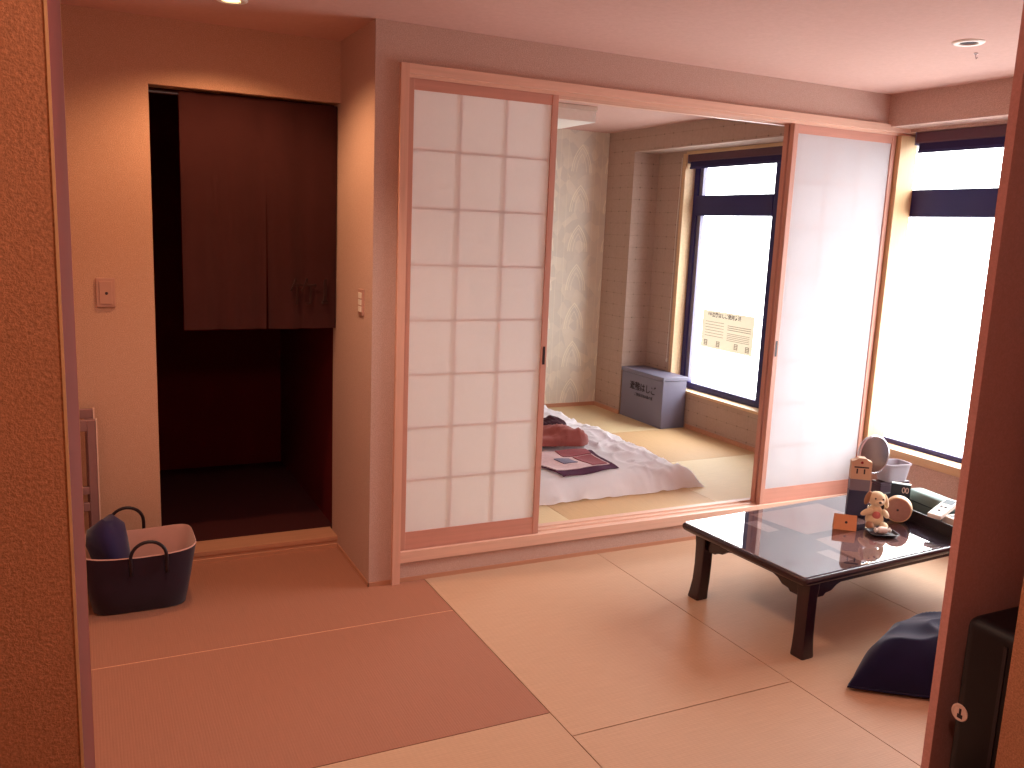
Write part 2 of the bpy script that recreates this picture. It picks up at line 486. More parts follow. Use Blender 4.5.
# timber frame of the sliding screens
YF = -0.022
struct('trim_post', boxes((0.096, 0.130, YF, 0.12, 0.0, 2.112)), M_wood_v)
bm = boxes((0.130, 2.945, YF, 0.0, 2.078, 2.112), (0.130, 2.945, 0.0, 0.004, 2.064, 2.10), (0.130, 2.945, 0.004, 0.12, 2.085, 2.10),
           (0.130, 2.945, 0.042, 0.048, 2.064, 2.085), (0.130, 2.945, 0.088, 0.12, 2.064, 2.085))
struct('trim_lintel', bm, M_wood)
bm = boxes((0.130, XW, YF+0.008, 0.12, 0.090, 0.130), (0.130, XW, YF+0.008, 0.004, 0.130, 0.138), (0.130, XW, 0.042, 0.048, 0.130, 0.138), (0.130, XW, 0.086, 0.12, 0.130, 0.138))
struct('trim_sill', bm, M_wood)
struct('trim_jamb', boxes((2.822, 2.945, YF+0.004, 0.12, 0.138, 2.064)), M_jamb)

# ------------------------------------------------------------------ sliding paper screens
def shoji(x0, x1, y0, label, grp=None, pull=None, cols=3, rows=8, paper=None):
    t = empty('shoji_screen', ((x0+x1)/2, y0+0.015, 0.130), label, 'sliding screen', group=grp)
    z0, z1 = 0.131, 2.072
    st = 0.030; br = 0.085; tr = 0.050
    for a in (x0, x1-st):
        sb = boxes((a, a+st, y0, y0+0.030, z0, z1))
        o = obj('stile', sb, M_stile, t, bevel=0.0015, seg=1)
        if pull and ((pull == 'L') == (a == x0)):
            obj('finger_pull', boxes((a+0.009, a+0.021, y0-0.0012, y0+0.001, 0.92, 1.0)), M_black, o)
    obj('bottom_rail', boxes((x0+st, x1-st, y0+0.002, y0+0.028, z0, z0+br)), M_rail, t)
    obj('top_rail', boxes((x0+st, x1-st, y0+0.002, y0+0.028, z1-tr, z1)), M_rail, t)
    # paper on the room side, lattice glued behind it
    px0, px1, pz0, pz1 = x0+st, x1-st, z0+br, z1-tr
    bm = B()
    nx, nz = 36, 96
    grid = [[bm.verts.new((px0+(px1-px0)*i/nx, y0+0.006, pz0+(pz1-pz0)*k/nz)) for i in range(nx+1)] for k in range(nz+1)]
    for k in range(nz):
        for i in range(nx):
            bm.faces.new((grid[k][i], grid[k][i+1], grid[k+1][i+1], grid[k+1][i]))
    obj('paper', bm, paper or M_paper, t, smooth=True)
    bm = B()
    for i in range(1, cols):
        x = px0 + (px1-px0)*i/cols
        box(bm, x-0.0028, x+0.0028, y0+0.0075, y0+0.0165, pz0, pz1)
    for k in range(1, rows):
        z = pz0 + (pz1-pz0)*k/rows
        box(bm, px0, px1, y0+0.0075, y0+0.0160, z-0.0028, z+0.0028)
    obj('lattice', bm, M_stile, t)
    return t
shoji(0.131, 0.802, 0.008, 'closed paper screen at left end of the track beside the dark doorway', pull='R')
shoji(2.112, 2.815, 0.008, 'bright paper screen at right end of the track behind the low table', pull='L', paper=M_paper_r)
shoji(2.114, 2.820, 0.052, 'rear paper screen stacked behind the bright right-hand screen', paper=M_paper_r)

# ------------------------------------------------------------------ windows
def window(name, y0, y1, xo=2.95, far_sash=True, near=0.045):
    """y0 near, y1 far; frame built in the plane x = xo.."""
    zb, zt = 0.405, 2.085
    f = boxes((xo, xo+0.07, y0, y0+near, zb, zt), (xo, xo+0.07, y1-0.045, y1, zb, zt), (xo, xo+0.07, y0+near, y1-0.045, zb, zb+0.045), (xo, xo+0.07, y0+near, y1-0.045, zt-0.06, zt))
    w = struct(name, f, M_frame, bevel=0.002, seg=1)
    obj('transom', boxes((xo-0.004, xo+0.066, y0+near, y1-0.045, 1.655, 1.795)), M_frame, w, bevel=0.002, seg=1)
    if far_sash:
        for za, zc in ((zb+0.046, 1.654), (1.796, zt-0.061)):
            obj('sash', boxes((xo+0.012, xo+0.045, y1-0.085, y1-0.046, za, zc)), M_frame_l, w)
    obj('glass_pane', boxes((xo+0.026, xo+0.030, y0+near+0.001, y1-0.046, zb+0.044, 1.656), (xo+0.026, xo+0.030, y0+near+0.001, y1-0.046, 1.794, zt-0.059)), M_pane, w)
    return w
window('window_1', -1.42, 0.115, far_sash=False)
window('window_2', 0.84, 1.865, 2.955, near=0.20)
struct('trim_3', boxes((2.845, 2.955, -1.42, 0.0, 0.402, 0.424), (2.862, 2.88, -1.42, 0.0, 0.375, 0.402)), M_jamb_y)
struct('trim_4', boxes((2.868, 2.955, 0.80, 1.905, 0.385, 0.403)), M_jamb_y)
struct('trim_5', boxes((2.872, 3.03, 1.868, 1.905, 0.403, 2.085), (2.872, 3.03, 0.80, 0.838, 0.403, 2.085)), M_jamb_y)
struct('trim_6', boxes((2.872, 2.955, 0.839, 1.868, 2.078, 2.098)), M_jamb_y)

def blind(y0, y1, x, label, cord=None):
    t = empty('roller_blind', (x+0.03, (y0+y1)/2, 1.985), label, 'roller blind', group=None)
    bm = B()
    prism(bm, [(0, 2.034), (0, 2.082), (0.062, 2.082), (0.062, 2.034), (0.050, 2.026), (0.012, 2.026)], y0, y1, ((x, 0, 0), (1, 0, 0), (0, 0, 1), (0, 1, 0)))
    obj('cassette', bm, M_casset, t)
    bm = B()
    lathe(bm, [(0.021, y0+0.012), (0.021, y1-0.012)], 20, Matrix.Translation((x+0.034, 0, 2.028)) @ Matrix.Rotation(-PI/2, 4, 'X'))
    box(bm, x+0.010, x+0.014, y0+0.012, y1-0.012, 1.992, 2.034)
    obj('rolled_fabric', bm, M_blind, t)
    bm = boxes((x+0.007, x+0.017, y0+0.010, y1-0.010, 1.978, 1.994))
    obj('bottom_bar', bm, M_frame, t)
    obj('end_cap', boxes((x-0.002, x+0.064, y1, y1+0.006, 2.018, 2.084)), M_frame_l, t)
    if cord is not None:
        bm = B()
        tube(bm, [(x-0.004, cord, 2.06), (x-0.012, cord+0.004, 1.6), (x-0.014, cord+0.004, 1.1), (x-0.014, cord+0.006, 0.60)], 0.0025, 6)
        lathe(bm, [(0.004, 0.575), (0.007, 0.585), (0.005, 0.605)], 10, Matrix.Translation((x-0.014, cord+0.006, 0)))
        obj('cord', bm, M_white, t)
blind(-1.41, -0.052, 2.89, 'rolled up dark blind above the large right-hand window')
blind(0.845, 1.86, 2.886, 'rolled up dark blind above the bedroom window', cord=1.925)

# notice taped to the bedroom window
t = empty('window_notice', (2.9765, 1.405, 0.728), 'cream paper notice with dark heading taped inside the bedroom window', 'notice')
bm = boxes((2.9762, 2.9772, 1.133, 1.678, 0.728, 0.996))
obj('sheet', bm, M_poster, t)
fr = lambda y, z: ((2.9760, y, z), (0, -1, 0), (0, 0, 1), (-1, 0, 0))
obj('heading', text_bm('避難はしご使用方法', 0.034, fr(1.42, 0.965), 0.0002, 0.0006), M_ink, t)
obj('small_heading', text_bm('手順', 0.022, fr(1.60, 0.968), 0.0002), M_ink, t)
bm = B()
for k in range(3): box(bm, 2.9757, 2.9761, 1.16, 1.40, 0.905-k*0.014, 0.909-k*0.014)
for k in range(6): box(bm, 2.9757, 2.9761, 1.44, 1.64, 0.915-k*0.02, 0.918-k*0.02)
for k in range(5): box(bm, 2.9757, 2.9761, 1.17, 1.40, 0.852-k*0.012, 0.855-k*0.012)
obj('text_lines', bm, M_ink_soft, t)
def ladder_icon(y, z):
    bm = B()
    for dy in (-0.018, 0.012): box(bm, 2.9757, 2.9761, y+dy, y+dy+0.006, z-0.02, z+0.02)
    for k in range(4): box(bm, 2.9757, 2.9761, y-0.018, y+0.018, z-0.018+k*0.011, z-0.013+k*0.011)
    return bm
for y, z in ((1.625, 0.765), (1.49, 0.765), (1.185, 0.765), (1.30, 0.77)):
    obj('pictogram', ladder_icon(y, z), M_ink_soft, t)

# ------------------------------------------------------------------ doorway curtain
t = empty('noren_curtain', (-0.32, 0.53, 1.03), 'dark brown split doorway curtain hanging in the left doorway', 'curtain')
bm = B(); tube(bm, [(-0.764, 0.545, 1.985), (-0.002, 0.545, 1.985)], 0.008, 10)
obj('rod', bm, M_blackwood, t, smooth=True)
bm = B()
nx, nz = 64, 48
xs = [-0.652 + (0.648)*i/nx for i in range(nx+1)]
zs = [1.03 + 0.965*k/nz for k in range(nz+1)]
def noren_pt(i, k, side):
    x, z = xs[i], zs[k]
    d = (1.995 - z)/0.965
    y = 0.532 + 0.006*math.sin(x*34+0.6)*(0.4+d) + 0.007*math.sin(x*17+2)*d + 0.004*math.sin(x*71)*d
    if z < 1.666:
        q = max(0, 1-abs(x+0.308)/0.12)*(1.666-z)/0.63
        x += side*0.006*q; y += side*0.010*q
    return (x, y, z)
islit = min(range(nx+1), key=lambda i: abs(xs[i]+0.308))
V = {}
def nv(i, k, side):
    key = (i, k, side if (i == islit and zs[k] < 1.666) else 0)
    if key not in V: V[key] = bm.verts.new(noren_pt(i, k, side))
    return V[key]
for k in range(nz):
    for i in range(nx):
        s_ = -1 if i < islit else 1
        bm.faces.new((nv(i, k, s_), nv(i+1, k, s_), nv(i+1, k+1, s_), nv(i, k+1, s_)))
ret = bmesh.ops.solidify(bm, geom=bm.faces[:], thickness=0.0015)
cl = obj('cloth', bm, M_noren, t, smooth=True)
obj('printed_mark', text_bm('竹', 0.125, ((-0.155, 0.5165, 1.185), (1, 0, 0), (0, 0, 1), (0, -1, 0)), 0.0015), M_noren_mk, cl)
bm = boxes((-0.064, -0.050, 0.5150, 0.5180, 1.15, 1.25), (-0.072, -0.045, 0.5150, 0.5180, 1.14, 1.155))
obj('printed_stroke', bm, M_noren_mk, cl)

# ------------------------------------------------------------------ switches
t = empty('light_switch', (-0.945, 0.5, 1.129), 'square single light switch on the orange-lit wall left of the doorway', 'switch')
obj('plate', boxes((-0.982, -0.912, 0.490, 0.5, 1.129, 1.246)), M_switch, t, bevel=0.003)
r = obj('rocker', boxes((-0.970, -0.924, 0.4865, 0.4905, 1.142, 1.233)), M_switch, t, bevel=0.0015)
bm = B(); lathe(bm, [(0.006, 0), (0.004, 0.002)], 14, Matrix.Translation((-0.944, 0.4867, 1.185)) @ Matrix.Rotation(PI/2, 4, 'X'))
obj('indicator', bm, M_ink, r)
t = empty('light_switch', (0.0, 0.141, 1.130), 'narrow light switch with small buttons on the corner right of the doorway', 'switch')
obj('plate', boxes((-0.008, 0.0, 0.108, 0.174, 1.130, 1.236)), M_switch, t, bevel=0.002)
for k in range(3):
    obj('button', boxes((-0.0115, -0.0075, 0.122, 0.160, 1.143+k*0.028, 1.166+k*0.028)), M_white, t, bevel=0.001, seg=1)

# ------------------------------------------------------------------ lamps of the rooms
def downlight(x, y, label, lit):
    t = empty('ceiling_downlight', (x, y, H), label, 'ceiling light')
    bm = B()
    lathe(bm, [(0.032, -0.001), (0.034, -0.006), (0.050, -0.007), (0.056, -0.003), (0.057, 0.0), (0.032, 0.0)], 40, Matrix.Translation((x, y, H)), cap=False)
    obj('ring', bm, M_white, t, smooth=True)
    bm = B()
    lathe(bm, [(0.0315, -0.0015), (0.024, -0.0012), (0.001, -0.001)], 32, Matrix.Translation((x, y, H)))
    obj('lens', bm, emit('lit_lamp', (255, 214, 150), 7.0) if lit else M_ink, t)
downlight(1.98, -1.0, 'round white recessed ceiling light switched off near the large window', False)
downlight(-0.517, 0.035, 'glowing recessed ceiling light above the dark doorway', True)
t = empty('ceiling_hook', (2.168, -0.892, H), 'tiny metal hook on the ceiling beside the round white light', 'hook')
bm = B(); lathe(bm, [(0.008, -0.004), (0.008, 0.0)], 14, Matrix.Translation((2.168, -0.892, H))); obj('base', bm, M_chrome, t)
bm = B(); tube(bm, [(2.168, -0.892, H-0.003), (2.168, -0.892, H-0.014), (2.174, -0.892, H-0.020), (2.180, -0.892, H-0.014)], 0.002, 6); obj('hook', bm, M_chrome, t)

t = empty('ceiling_lamp', (1.58, 1.66, 2.165), 'square white ceiling lamp on the bedroom ceiling', 'ceiling light')
obj('shade', boxes((1.33, 1.83, 1.41, 1.91, 2.165, 2.232)), M_lampshade, t, bevel=0.004)
obj('rim', boxes((1.325, 1.835, 1.405, 1.915, 2.232, 2.259)), M_white, t, bevel=0.003)

# ------------------------------------------------------------------ bedroom: escape ladder box
t = empty('ladder_box', (2.77, 1.93, S), 'grey metal storage box with dark lettering in the bedroom corner', 'box')
obj('body', boxes((2.662, 2.868, 1.664, 2.196, S, 0.478)), M_greybox, t, bevel=0.004)
obj('lid', boxes((2.656, 2.871, 1.656, 2.203, 0.480, 0.508)), M_greybox, t, bevel=0.004)
obj('lettering', text_bm('避難はしご', 0.066, ((2.6612, 1.915, 0.385), (0, -1, 0), (0, 0, 1), (-1, 0, 0)), 0.0006, 0.001), M_ink, t)
obj('small_lettering', text_bm('ご使用方法は蓋の裏', 0.026, ((2.6612, 1.90, 0.328), (0, -1, 0), (0, 0, 1), (-1, 0, 0)), 0.0006), M_ink, t)

# ------------------------------------------------------------------ bedroom: futon
t = empty('futon', (1.5, 1.4, S), 'white futon with rumpled cotton cover laid on the bedroom tatami', 'futon')
bm = B()
rings = [superring(1.5, 1.42, a, b, z, 64, 9) for a, b, z in ((0.46, 0.94, S), (0.475, 0.955, S+0.02), (0.475, 0.955, S+0.045), (0.46, 0.94, S+0.06))]
loft(bm, rings)
obj('mattress', bm, M_duvet, t, smooth=True, angle=60)
bm = B()
nx, ny = 110, 170
FX0, FX1, FY0, FY1 = 0.94, 2.03, 0.36, 2.43
def fz(x, y):
    dx = min(x-FX0, FX1-x); dy = min(y-FY0, FY1-y)
    d = min(dx, dy)
    cd = math.hypot(max(0, 0.16-dx), max(0, 0.16-dy))
    e = max(0.0, min(1.0, d/0.13)); e = 1-(1-e)**2.4
    e *= max(0.0, min(1, 1-(cd-0.15)/0.12)) if cd > 0.15 else 1
    calm = max(0.0, 1-max(abs(x-1.35)/0.36, abs(y-0.68)/0.36)); calm = 1-min(1, calm*4)
    w = mnoise.noise(Vector((x*3.1, y*2.6, 1.7)))*0.020 + mnoise.noise(Vector((x*7+y*3, y*6-x*2, 4.2)))*0.013
    rd = 1-abs(mnoise.noise(Vector((x*5.5+y*2.5, y*4.2-x*3.1, 9.1))))*2.2
    w += max(0, rd)**3*0.022
    rd2 = 1-abs(mnoise.noise(Vector((x*11-y*4, y*9, 2.1))))*2.4
    w += max(0, rd2)**3*0.009
    w *= 0.12 + 0.88*calm
    return S + 0.006 + e*(0.105 + w) + (0.012*max(0, mnoise.noise(Vector((x*14, y*14, 3)))) if e < 0.35 else 0)
def fx(x, y):
    # ragged outline
    return x + 0.018*mnoise.noise(Vector((y*5, x*2, 7))), y + 0.020*mnoise.noise(Vector((x*6, y*2, 3)))
vt = []
for j in range(ny+1):
    row = []
    for i in range(nx+1):
        x = FX0+(FX1-FX0)*i/nx; y = FY0+(FY1-FY0)*j/ny
        X, Y = fx(x, y)
        row.append(bm.verts.new((X, Y, fz(x, y))))
    vt.append(row)
for j in range(ny):
    for i in range(nx):
        bm.faces.new((vt[j][i], vt[j][i+1], vt[j+1][i+1], vt[j+1][i]))
bmesh.ops.solidify(bm, geom=bm.faces[:], thickness=0.004)
obj('cover', bm, M_duvet, t, smooth=True, angle=70)

# folded robe with a dark border on the futon
def drape(poly_uv, nu, nv, off, fold=0.006, seed=0.0):
    """bilinear patch over the futon cover: corners A B C D"""
    A, Bc, C, D = [Vector(p) for p in poly_uv]
    bm = B(); rows = []
    for j in range(nv+1):
        row = []
        for i in range(nu+1):
            u, v = i/nu, j/nv
            p = (A*(1-u)+Bc*u)*(1-v) + (D*(1-u)+C*u)*v
            p = p + Vector((0.010*math.sin(p.y*15), 0.008*math.sin(p.x*17)))
            z = max(fz(p.x+ax, p.y+ay) for ax in (-0.014, 0, 0.014) for ay in (-0.014, 0, 0.014)) + off - 0.006 + fold*math.sin(p.x*23+p.y*13)*0.5 + fold*0.6
            row.append(bm.verts.new((p.x, p.y, z)))
        rows.append(row)
    for j in range(nv):
        for i in range(nu):
            bm.faces.new((rows[j][i], rows[j][i+1], rows[j+1][i+1], rows[j+1][i]))
    bmesh.ops.recalc_face_normals(bm, faces=bm.faces[:])
    bmesh.ops.solidify(bm, geom=bm.faces[:], thickness=0.004)
    return bm
M_plum  = fabric('plum_cloth', (82, 38, 66), 0.12, sheen=0.0)
M_wine  = fabric('wine_red_cloth', (150, 40, 56), 0.15)
M_pinkc = fabric('pale_pink_print', (228, 196, 200), 0.18, 60)
M_brown = fabric('brown_pink_fleece', (172, 104, 100), 0.14, 18)
M_brown2 = fabric('dark_fleece_edge', (74, 40, 54), 0.12)
M_bluep = fabric('blue_grey_print', (120, 116, 146), 0.15)
rob = [(1.12, 0.94), (1.17, 0.435), (1.545, 0.50), (1.605, 0.885)]
t = empty('folded_robe', (1.35, 0.70, S+0.13), 'folded plum and wine patterned robe lying on the front of the futon', 'robe')
obj('border', drape(rob, 30, 24, 0.012), M_plum, t, smooth=True)
def sub(u0, u1, v0, v1):
    A, Bc, C, D = [Vector(p) for p in rob]
    f = lambda u, v: tuple((A*(1-u)+Bc*u)*(1-v) + (D*(1-u)+C*u)*v)
    return [f(u0, v0), f(u1, v0), f(u1, v1), f(u0, v1)]
obj('printed_panel', drape(sub(0.02, 0.82, 0.03, 0.93), 24, 20, 0.0165), M_pinkc, t, smooth=True)
obj('wine_square', drape(sub(0.34, 0.80, 0.62, 0.90), 12, 10, 0.020), M_wine, t, smooth=True)
obj('wine_square', drape(sub(0.02, 0.30, 0.50, 0.92), 12, 10, 0.020), M_wine, t, smooth=True)
obj('blue_print', drape(sub(0.42, 0.62, 0.32, 0.52), 8, 6, 0.020), M_bluep, t, smooth=True)

def heap(c, ang, L, Wd, h, seed, ridges):
    """crumpled cloth: a closed heap resting on the futon cover"""
    bm = B()
    nu, nv = 70, 40
    ca, sa = math.cos(ang), math.sin(ang)
    def P(u, v, top):
        k = 1 + 0.10*mnoise.noise(Vector((u*1.6, v*1.6, seed)))
        lu, lv = u*math.sqrt(1-0.42*v*v)*L*k, v*math.sqrt(1-0.30*u*u)*Wd*k
        x, y = c[0] + lu*ca - lv*sa, c[1] + lu*sa + lv*ca
        zb = max(fz(x+a, y+b) for a in (-0.03, 0, 0.03) for b in (-0.03, 0, 0.03)) + 0.020
        if not top: return (x, y, zb)
        d = (max(0, 1-abs(u)**5)*max(0, 1-abs(v)**3))**0.5
        w = 0.5 + 0.5*math.sin(v*ridges + u*1.7 + 1.2*mnoise.noise(Vector((u*1.3, v, seed+3))) + seed)
        f = 0.16*mnoise.noise(Vector((u*3.4, v*3.0, seed+8)))
        return (x, y, zb + 0.004 + h*d*(0.58 + 0.42*w + f))
    T_ = [[bm.verts.new(P(-1+2*i/nu, -1+2*k/nv, True)) for i in range(nu+1)] for k in range(nv+1)]
    D_ = [[bm.verts.new(P(-1+2*i/nu, -1+2*k/nv, False)) for i in range(nu+1)] for k in range(nv+1)]
    for k in range(nv):
        for i in range(nu):
            bm.faces.new((T_[k][i], T_[k][i+1], T_[k+1][i+1], T_[k+1][i]))
            bm.faces.new((D_[k][i], D_[k+1][i], D_[k+1][i+1], D_[k][i+1]))
    for i in range(nu):
        bm.faces.new((T_[0][i+1], T_[0][i], D_[0][i], D_[0][i+1])); bm.faces.new((T_[nv][i], T_[nv][i+1], D_[nv][i+1], D_[nv][i]))
    for k in range(nv):
        bm.faces.new((T_[k][0], T_[k+1][0], D_[k+1][0], D_[k][0])); bm.faces.new((T_[k+1][nu], T_[k][nu], D_[k][nu], D_[k+1][nu]))
    return bm
t = empty('fleece_blanket', (1.38, 1.10, S+0.13), 'crumpled brownish pink fleece lying on the futon behind the patterned robe', 'blanket')
obj('main_fold', heap((1.33, 1.115), -0.30, 0.36, 0.125, 0.092, 1.3, 4.2), M_brown, t, smooth=True, angle=80)
obj('dark_lining', heap((1.36, 1.335), -0.28, 0.30, 0.060, 0.085, 5.2, 3.0), M_brown2, t, smooth=True, angle=80)

# ------------------------------------------------------------------ low table
TX0, TX1, TY0, TY1, TZ = 1.176, 2.50, -1.203, -0.535, 0.330
t = empty('low_table', ((TX0+TX1)/2, (TY0+TY1)/2, 0), 'low black lacquered table with a glass top on the tatami', 'table')
TABLE = t
def rrect(x0, x1, y0, y1, r, n=6):
    pts = []
    for cx, cy, a0 in ((x1-r, y1-r, 0), (x0+r, y1-r, PI/2), (x0+r, y0+r, PI), (x1-r, y0+r, 1.5*PI)):
        for i in range(n+1):
            a = a0 + PI/2*i/n
            pts.append((cx + r*math.cos(a), cy + r*math.sin(a)))
    return pts
bm = B()
prof = [(0.012, TZ-0.036), (0.004, TZ-0.030), (0.0, TZ-0.022), (0.0, TZ-0.012), (0.003, TZ-0.006), (0.009, TZ-0.004), (0.013, TZ-0.005)]
loft(bm, [[(x, y, z) for x, y in rrect(TX0+i, TX1-i, TY0+i, TY1-i, 0.014)] for i, z in prof])
obj('tabletop', bm, M_blackwood, t, smooth=True, angle=50)
bm = B()
loft(bm, [[(x, y, z) for x, y in rrect(TX0+0.010, TX1-0.010, TY0+0.010, TY1-0.010, 0.01)] for z in (TZ-0.0036, TZ)])
obj('glass_sheet', bm, M_glass_top, t)
obj('inlay', boxes((TX0+0.014, TX1-0.014, TY0+0.014, TY1-0.014, TZ-0.0049, TZ-0.0045)), plain('plum_lacquer_inlay', (84, 66, 84), 0.4), t)
# legs: square, flaring outward at the foot, with a stepped shoulder
def leg(cx, cy, sx, sy):
    bm = B(); rings = []
    for z, h, off in ((0.0, 0.030, 0.008), (0.006, 0.031, 0.008), (0.03, 0.029, 0.006), (0.08, 0.027, 0.002), (0.15, 0.0265, 0.0), (0.235, 0.027, 0.0), (0.255, 0.029, 0.0), (TZ-0.036, 0.030, 0)):
        rings.append(superring(cx+sx*off, cy+sy*off, h, h, z, 32, 9))
    loft(bm, rings)
    return bm
LX0, LX1, LY0, LY1 = TX0+0.085, TX1-0.085, TY0+0.058, TY1-0.058
for cx, sx in ((LX0, -1), (LX1, 1)):
    for cy, sy in ((LY0, -1), (LY1, 1)):
        obj('leg', leg(cx, cy, sx, sy), M_blackwood, t, smooth=True, angle=40)
# aprons with ogee brackets down to the legs
def apron_poly(L):
    zt, zb = TZ-0.036, TZ-0.072
    dn = TZ-0.112
    pts = [(0, zt), (L, zt), (L, dn), (L-0.045, dn), (L-0.055, dn+0.010), (L-0.085, dn+0.014), (L-0.110, zb-0.008), (L-0.135, zb)]
    pts += [(0.135, zb), (0.110, zb-0.008), (0.085, dn+0.014), (0.055, dn+0.010), (0.045, dn), (0, dn)]
    return pts
for y, W in ((LY0, 1), (LY1, 1)):
    bm = B(); prism(bm, apron_poly(LX1-LX0-0.06), -0.010, 0.010, ((LX0+0.03, y, 0), (1, 0, 0), (0, 0, 1), (0, 1, 0)))
    obj('apron', bm, M_blackwood, t, bevel=0.002, seg=1)
for x in (LX0, LX1):
    bm = B(); prism(bm, apron_poly(LY1-LY0-0.06), -0.010, 0.010, ((x, LY0+0.03, 0), (0, 1, 0), (0, 0, 1), (1, 0, 0)))
    obj('apron', bm, M_blackwood, t, bevel=0.002, seg=1)

# the table stands a little askew to the room
TA = math.radians(3.6)
TC0, TC1 = Vector(((TX0+TX1)/2, (TY0+TY1)/2)), Vector((1.862, -0.834))
t.location = (TC1.x, TC1.y, 0); t.rotation_euler = (0, 0, TA)
def askew(p):
    d = Vector(p) - TC0
    return (TC1.x + d.x*math.cos(TA) - d.y*math.sin(TA), TC1.y + d.x*math.sin(TA) + d.y*math.cos(TA))
def sheet(name, pts, mat, z, label, cat, grp=None):
    pts = [askew(p) for p in pts]
    cx = sum(p[0] for p in pts)/4; cy = sum(p[1] for p in pts)/4
    bm = B(); prism(bm, pts, 0, 0.0003, ((0, 0, z), (1, 0, 0), (0, 1, 0), (0, 0, 1)))
    return put(obj(name, bm, mat, base=(cx, cy, z)), label, cat, grp)
zsh = TZ-0.0043
sheet('paper_placemat', [(1.53, -0.575), (1.95, -0.575), (1.95, -0.86), (1.56, -0.86)], M_mat_paper, zsh, 'pale paper sheet under the table glass on the side nearest the screens', 'paper')
sheet('paper_placemat', [(1.55, -0.915), (1.92, -0.915), (1.92, -1.165), (1.52, -1.165)], M_mat_paper, zsh, 'pale paper sheet under the table glass on the side nearest the blue cushion', 'paper')
sheet('paper_slip', [(1.425, -0.645), (1.495, -0.645), (1.495, -0.775), (1.43, -0.775)], M_card_w, zsh, 'small white slip under the glass between far paper sheet and table edge', 'paper')
sheet('paper_slip', [(1.435, -1.02), (1.505, -1.02), (1.505, -1.135), (1.44, -1.135)], M_card_w, zsh, 'small white slip under the glass at the near corner of the table', 'paper')

# ------------------------------------------------------------------ things on the table
FACE = math.atan2(-3.35+0.8, -1.03-2.0)          # heading from the table's end to the doorway
# round mirror on a stand
mx, my = 2.205, -0.594
t = empty('desk_mirror', (mx, my, TZ), 'round tilting desk mirror on a thin stand at the far end of the table', 'mirror', rz=math.radians(-4))
bm = B(); lathe(bm, [(0.048, 0), (0.050, 0.004), (0.042, 0.010), (0.008, 0.014)], 32)
obj('base', bm, M_chrome, t, local=True, smooth=True)
bm = B(); tube(bm, [(0, 0.012, 0.010), (0, 0.012, 0.06), (0, 0.014, 0.142)], 0.0045, 10)
obj('pole', bm, M_chrome, t, local=True, smooth=True)
T = Matrix.Translation((0, 0, 0.222)) @ Matrix.Rotation(PI/2 - math.radians(6), 4, 'X')
bm = B(); lathe(bm, [(0.082, -0.006), (0.088, -0.006), (0.091, 0.0), (0.089, 0.009), (0.084, 0.011), (0.0825, 0.0085)], 48, T, cap=False); 
obj('rim', bm, M_chrome, t, local=True, smooth=True)
s = N('mirror_face'); M_mirror = s.pbr(lin((128, 112, 110)), 0.12, 0.85, 0.5)
bm = B(); lathe(bm, [(0.0835, -0.004), (0.0835, 0.0085)], 48, T)
obj('glass', bm, M_mirror, t, local=True)

# tall leaflet box
t = empty('leaflet_box', (1.985, -0.725, TZ), 'tall narrow beige and navy packet with rounded top tab standing on the table', 'packet', rz=math.radians(-38))
M_kraft = plain('kraft_card', (202, 168, 142), 0.8)
M_navyc = plain('navy_card', (52, 52, 84), 0.6)
M_greyc = plain('grey_blue_card', (122, 112, 126), 0.7)
obj('lower_band', boxes((-0.042, 0.042, -0.02, 0.02, 0, 0.115)), M_navyc, t, local=True, bevel=0.002, seg=1)
obj('middle_band', boxes((-0.042, 0.042, -0.02, 0.02, 0.115, 0.165)), M_greyc, t, local=True, bevel=0.001, seg=1)
bm = B(); prism(bm, [(-0.042, 0.165), (0.042, 0.165), (0.042, 0.243), (0.024, 0.250), (0.014, 0.259), (-0.014, 0.259), (-0.024, 0.250), (-0.042, 0.243)], -0.02, 0.02, ((0, 0, 0), (1, 0, 0), (0, 0, 1), (0, 1, 0)))
up = obj('upper_tab', bm, M_kraft, t, local=True)
bm = boxes((-0.030, 0.030, -0.0212, -0.0195, 0.216, 0.222), (-0.020, -0.014, -0.0212, -0.0195, 0.190, 0.212), (0.010, 0.016, -0.0212, -0.0195, 0.190, 0.212))
obj('printed_line', bm, M_ink, up, local=True)
bm = B(); lathe(bm, [(0.006, 0), (0.006, 0.0012)], 14, Matrix.Translation((0, -0.0195, 0.240)) @ Matrix.Rotation(PI/2, 4, 'X'))
obj('dot', bm, M_wine, up, local=True)

# plush toy sitting in front of the packet
KT = 0.86
t = empty('plush_toy', (1.930, -0.870, TZ), 'small cream and tan floppy-eared plush toy sitting on the table', 'toy', rz=math.radians(-32))
M_cream = fabric('cream_plush', (236, 214, 176), 0.12, 60)
M_tan   = fabric('tan_plush', (168, 122, 92), 0.14, 60)
M_pinkp = fabric('pink_plush', (206, 122, 116), 0.12, 60)
def part_ell(name, specs, mat, par):
    bm = B()
    for c, r, rot in specs:
        c = tuple(a*KT for a in c); r = tuple(a*KT for a in r)
        ellipsoid(bm, c, r, Matrix.Rotation(rot[0], 4, 'X') @ Matrix.Rotation(rot[1], 4, 'Y'))
    return obj(name, bm, mat, par, local=True, smooth=True, angle=180)
part_ell('body', [((0, 0, 0.058), (0.040, 0.034, 0.055), (0, 0)), ((0, -0.006, 0.04), (0.043, 0.036, 0.036), (0, 0))], M_cream, t)
part_ell('belly_patch', [((0, -0.030, 0.066), (0.020, 0.014, 0.020), (0, 0))], M_pinkp, t)
hd = part_ell('head', [((0.002, -0.006, 0.142), (0.042, 0.038, 0.038), (0, 0.2)), ((0.004, -0.036, 0.132), (0.020, 0.018, 0.015), (0, 0))], M_cream, t)
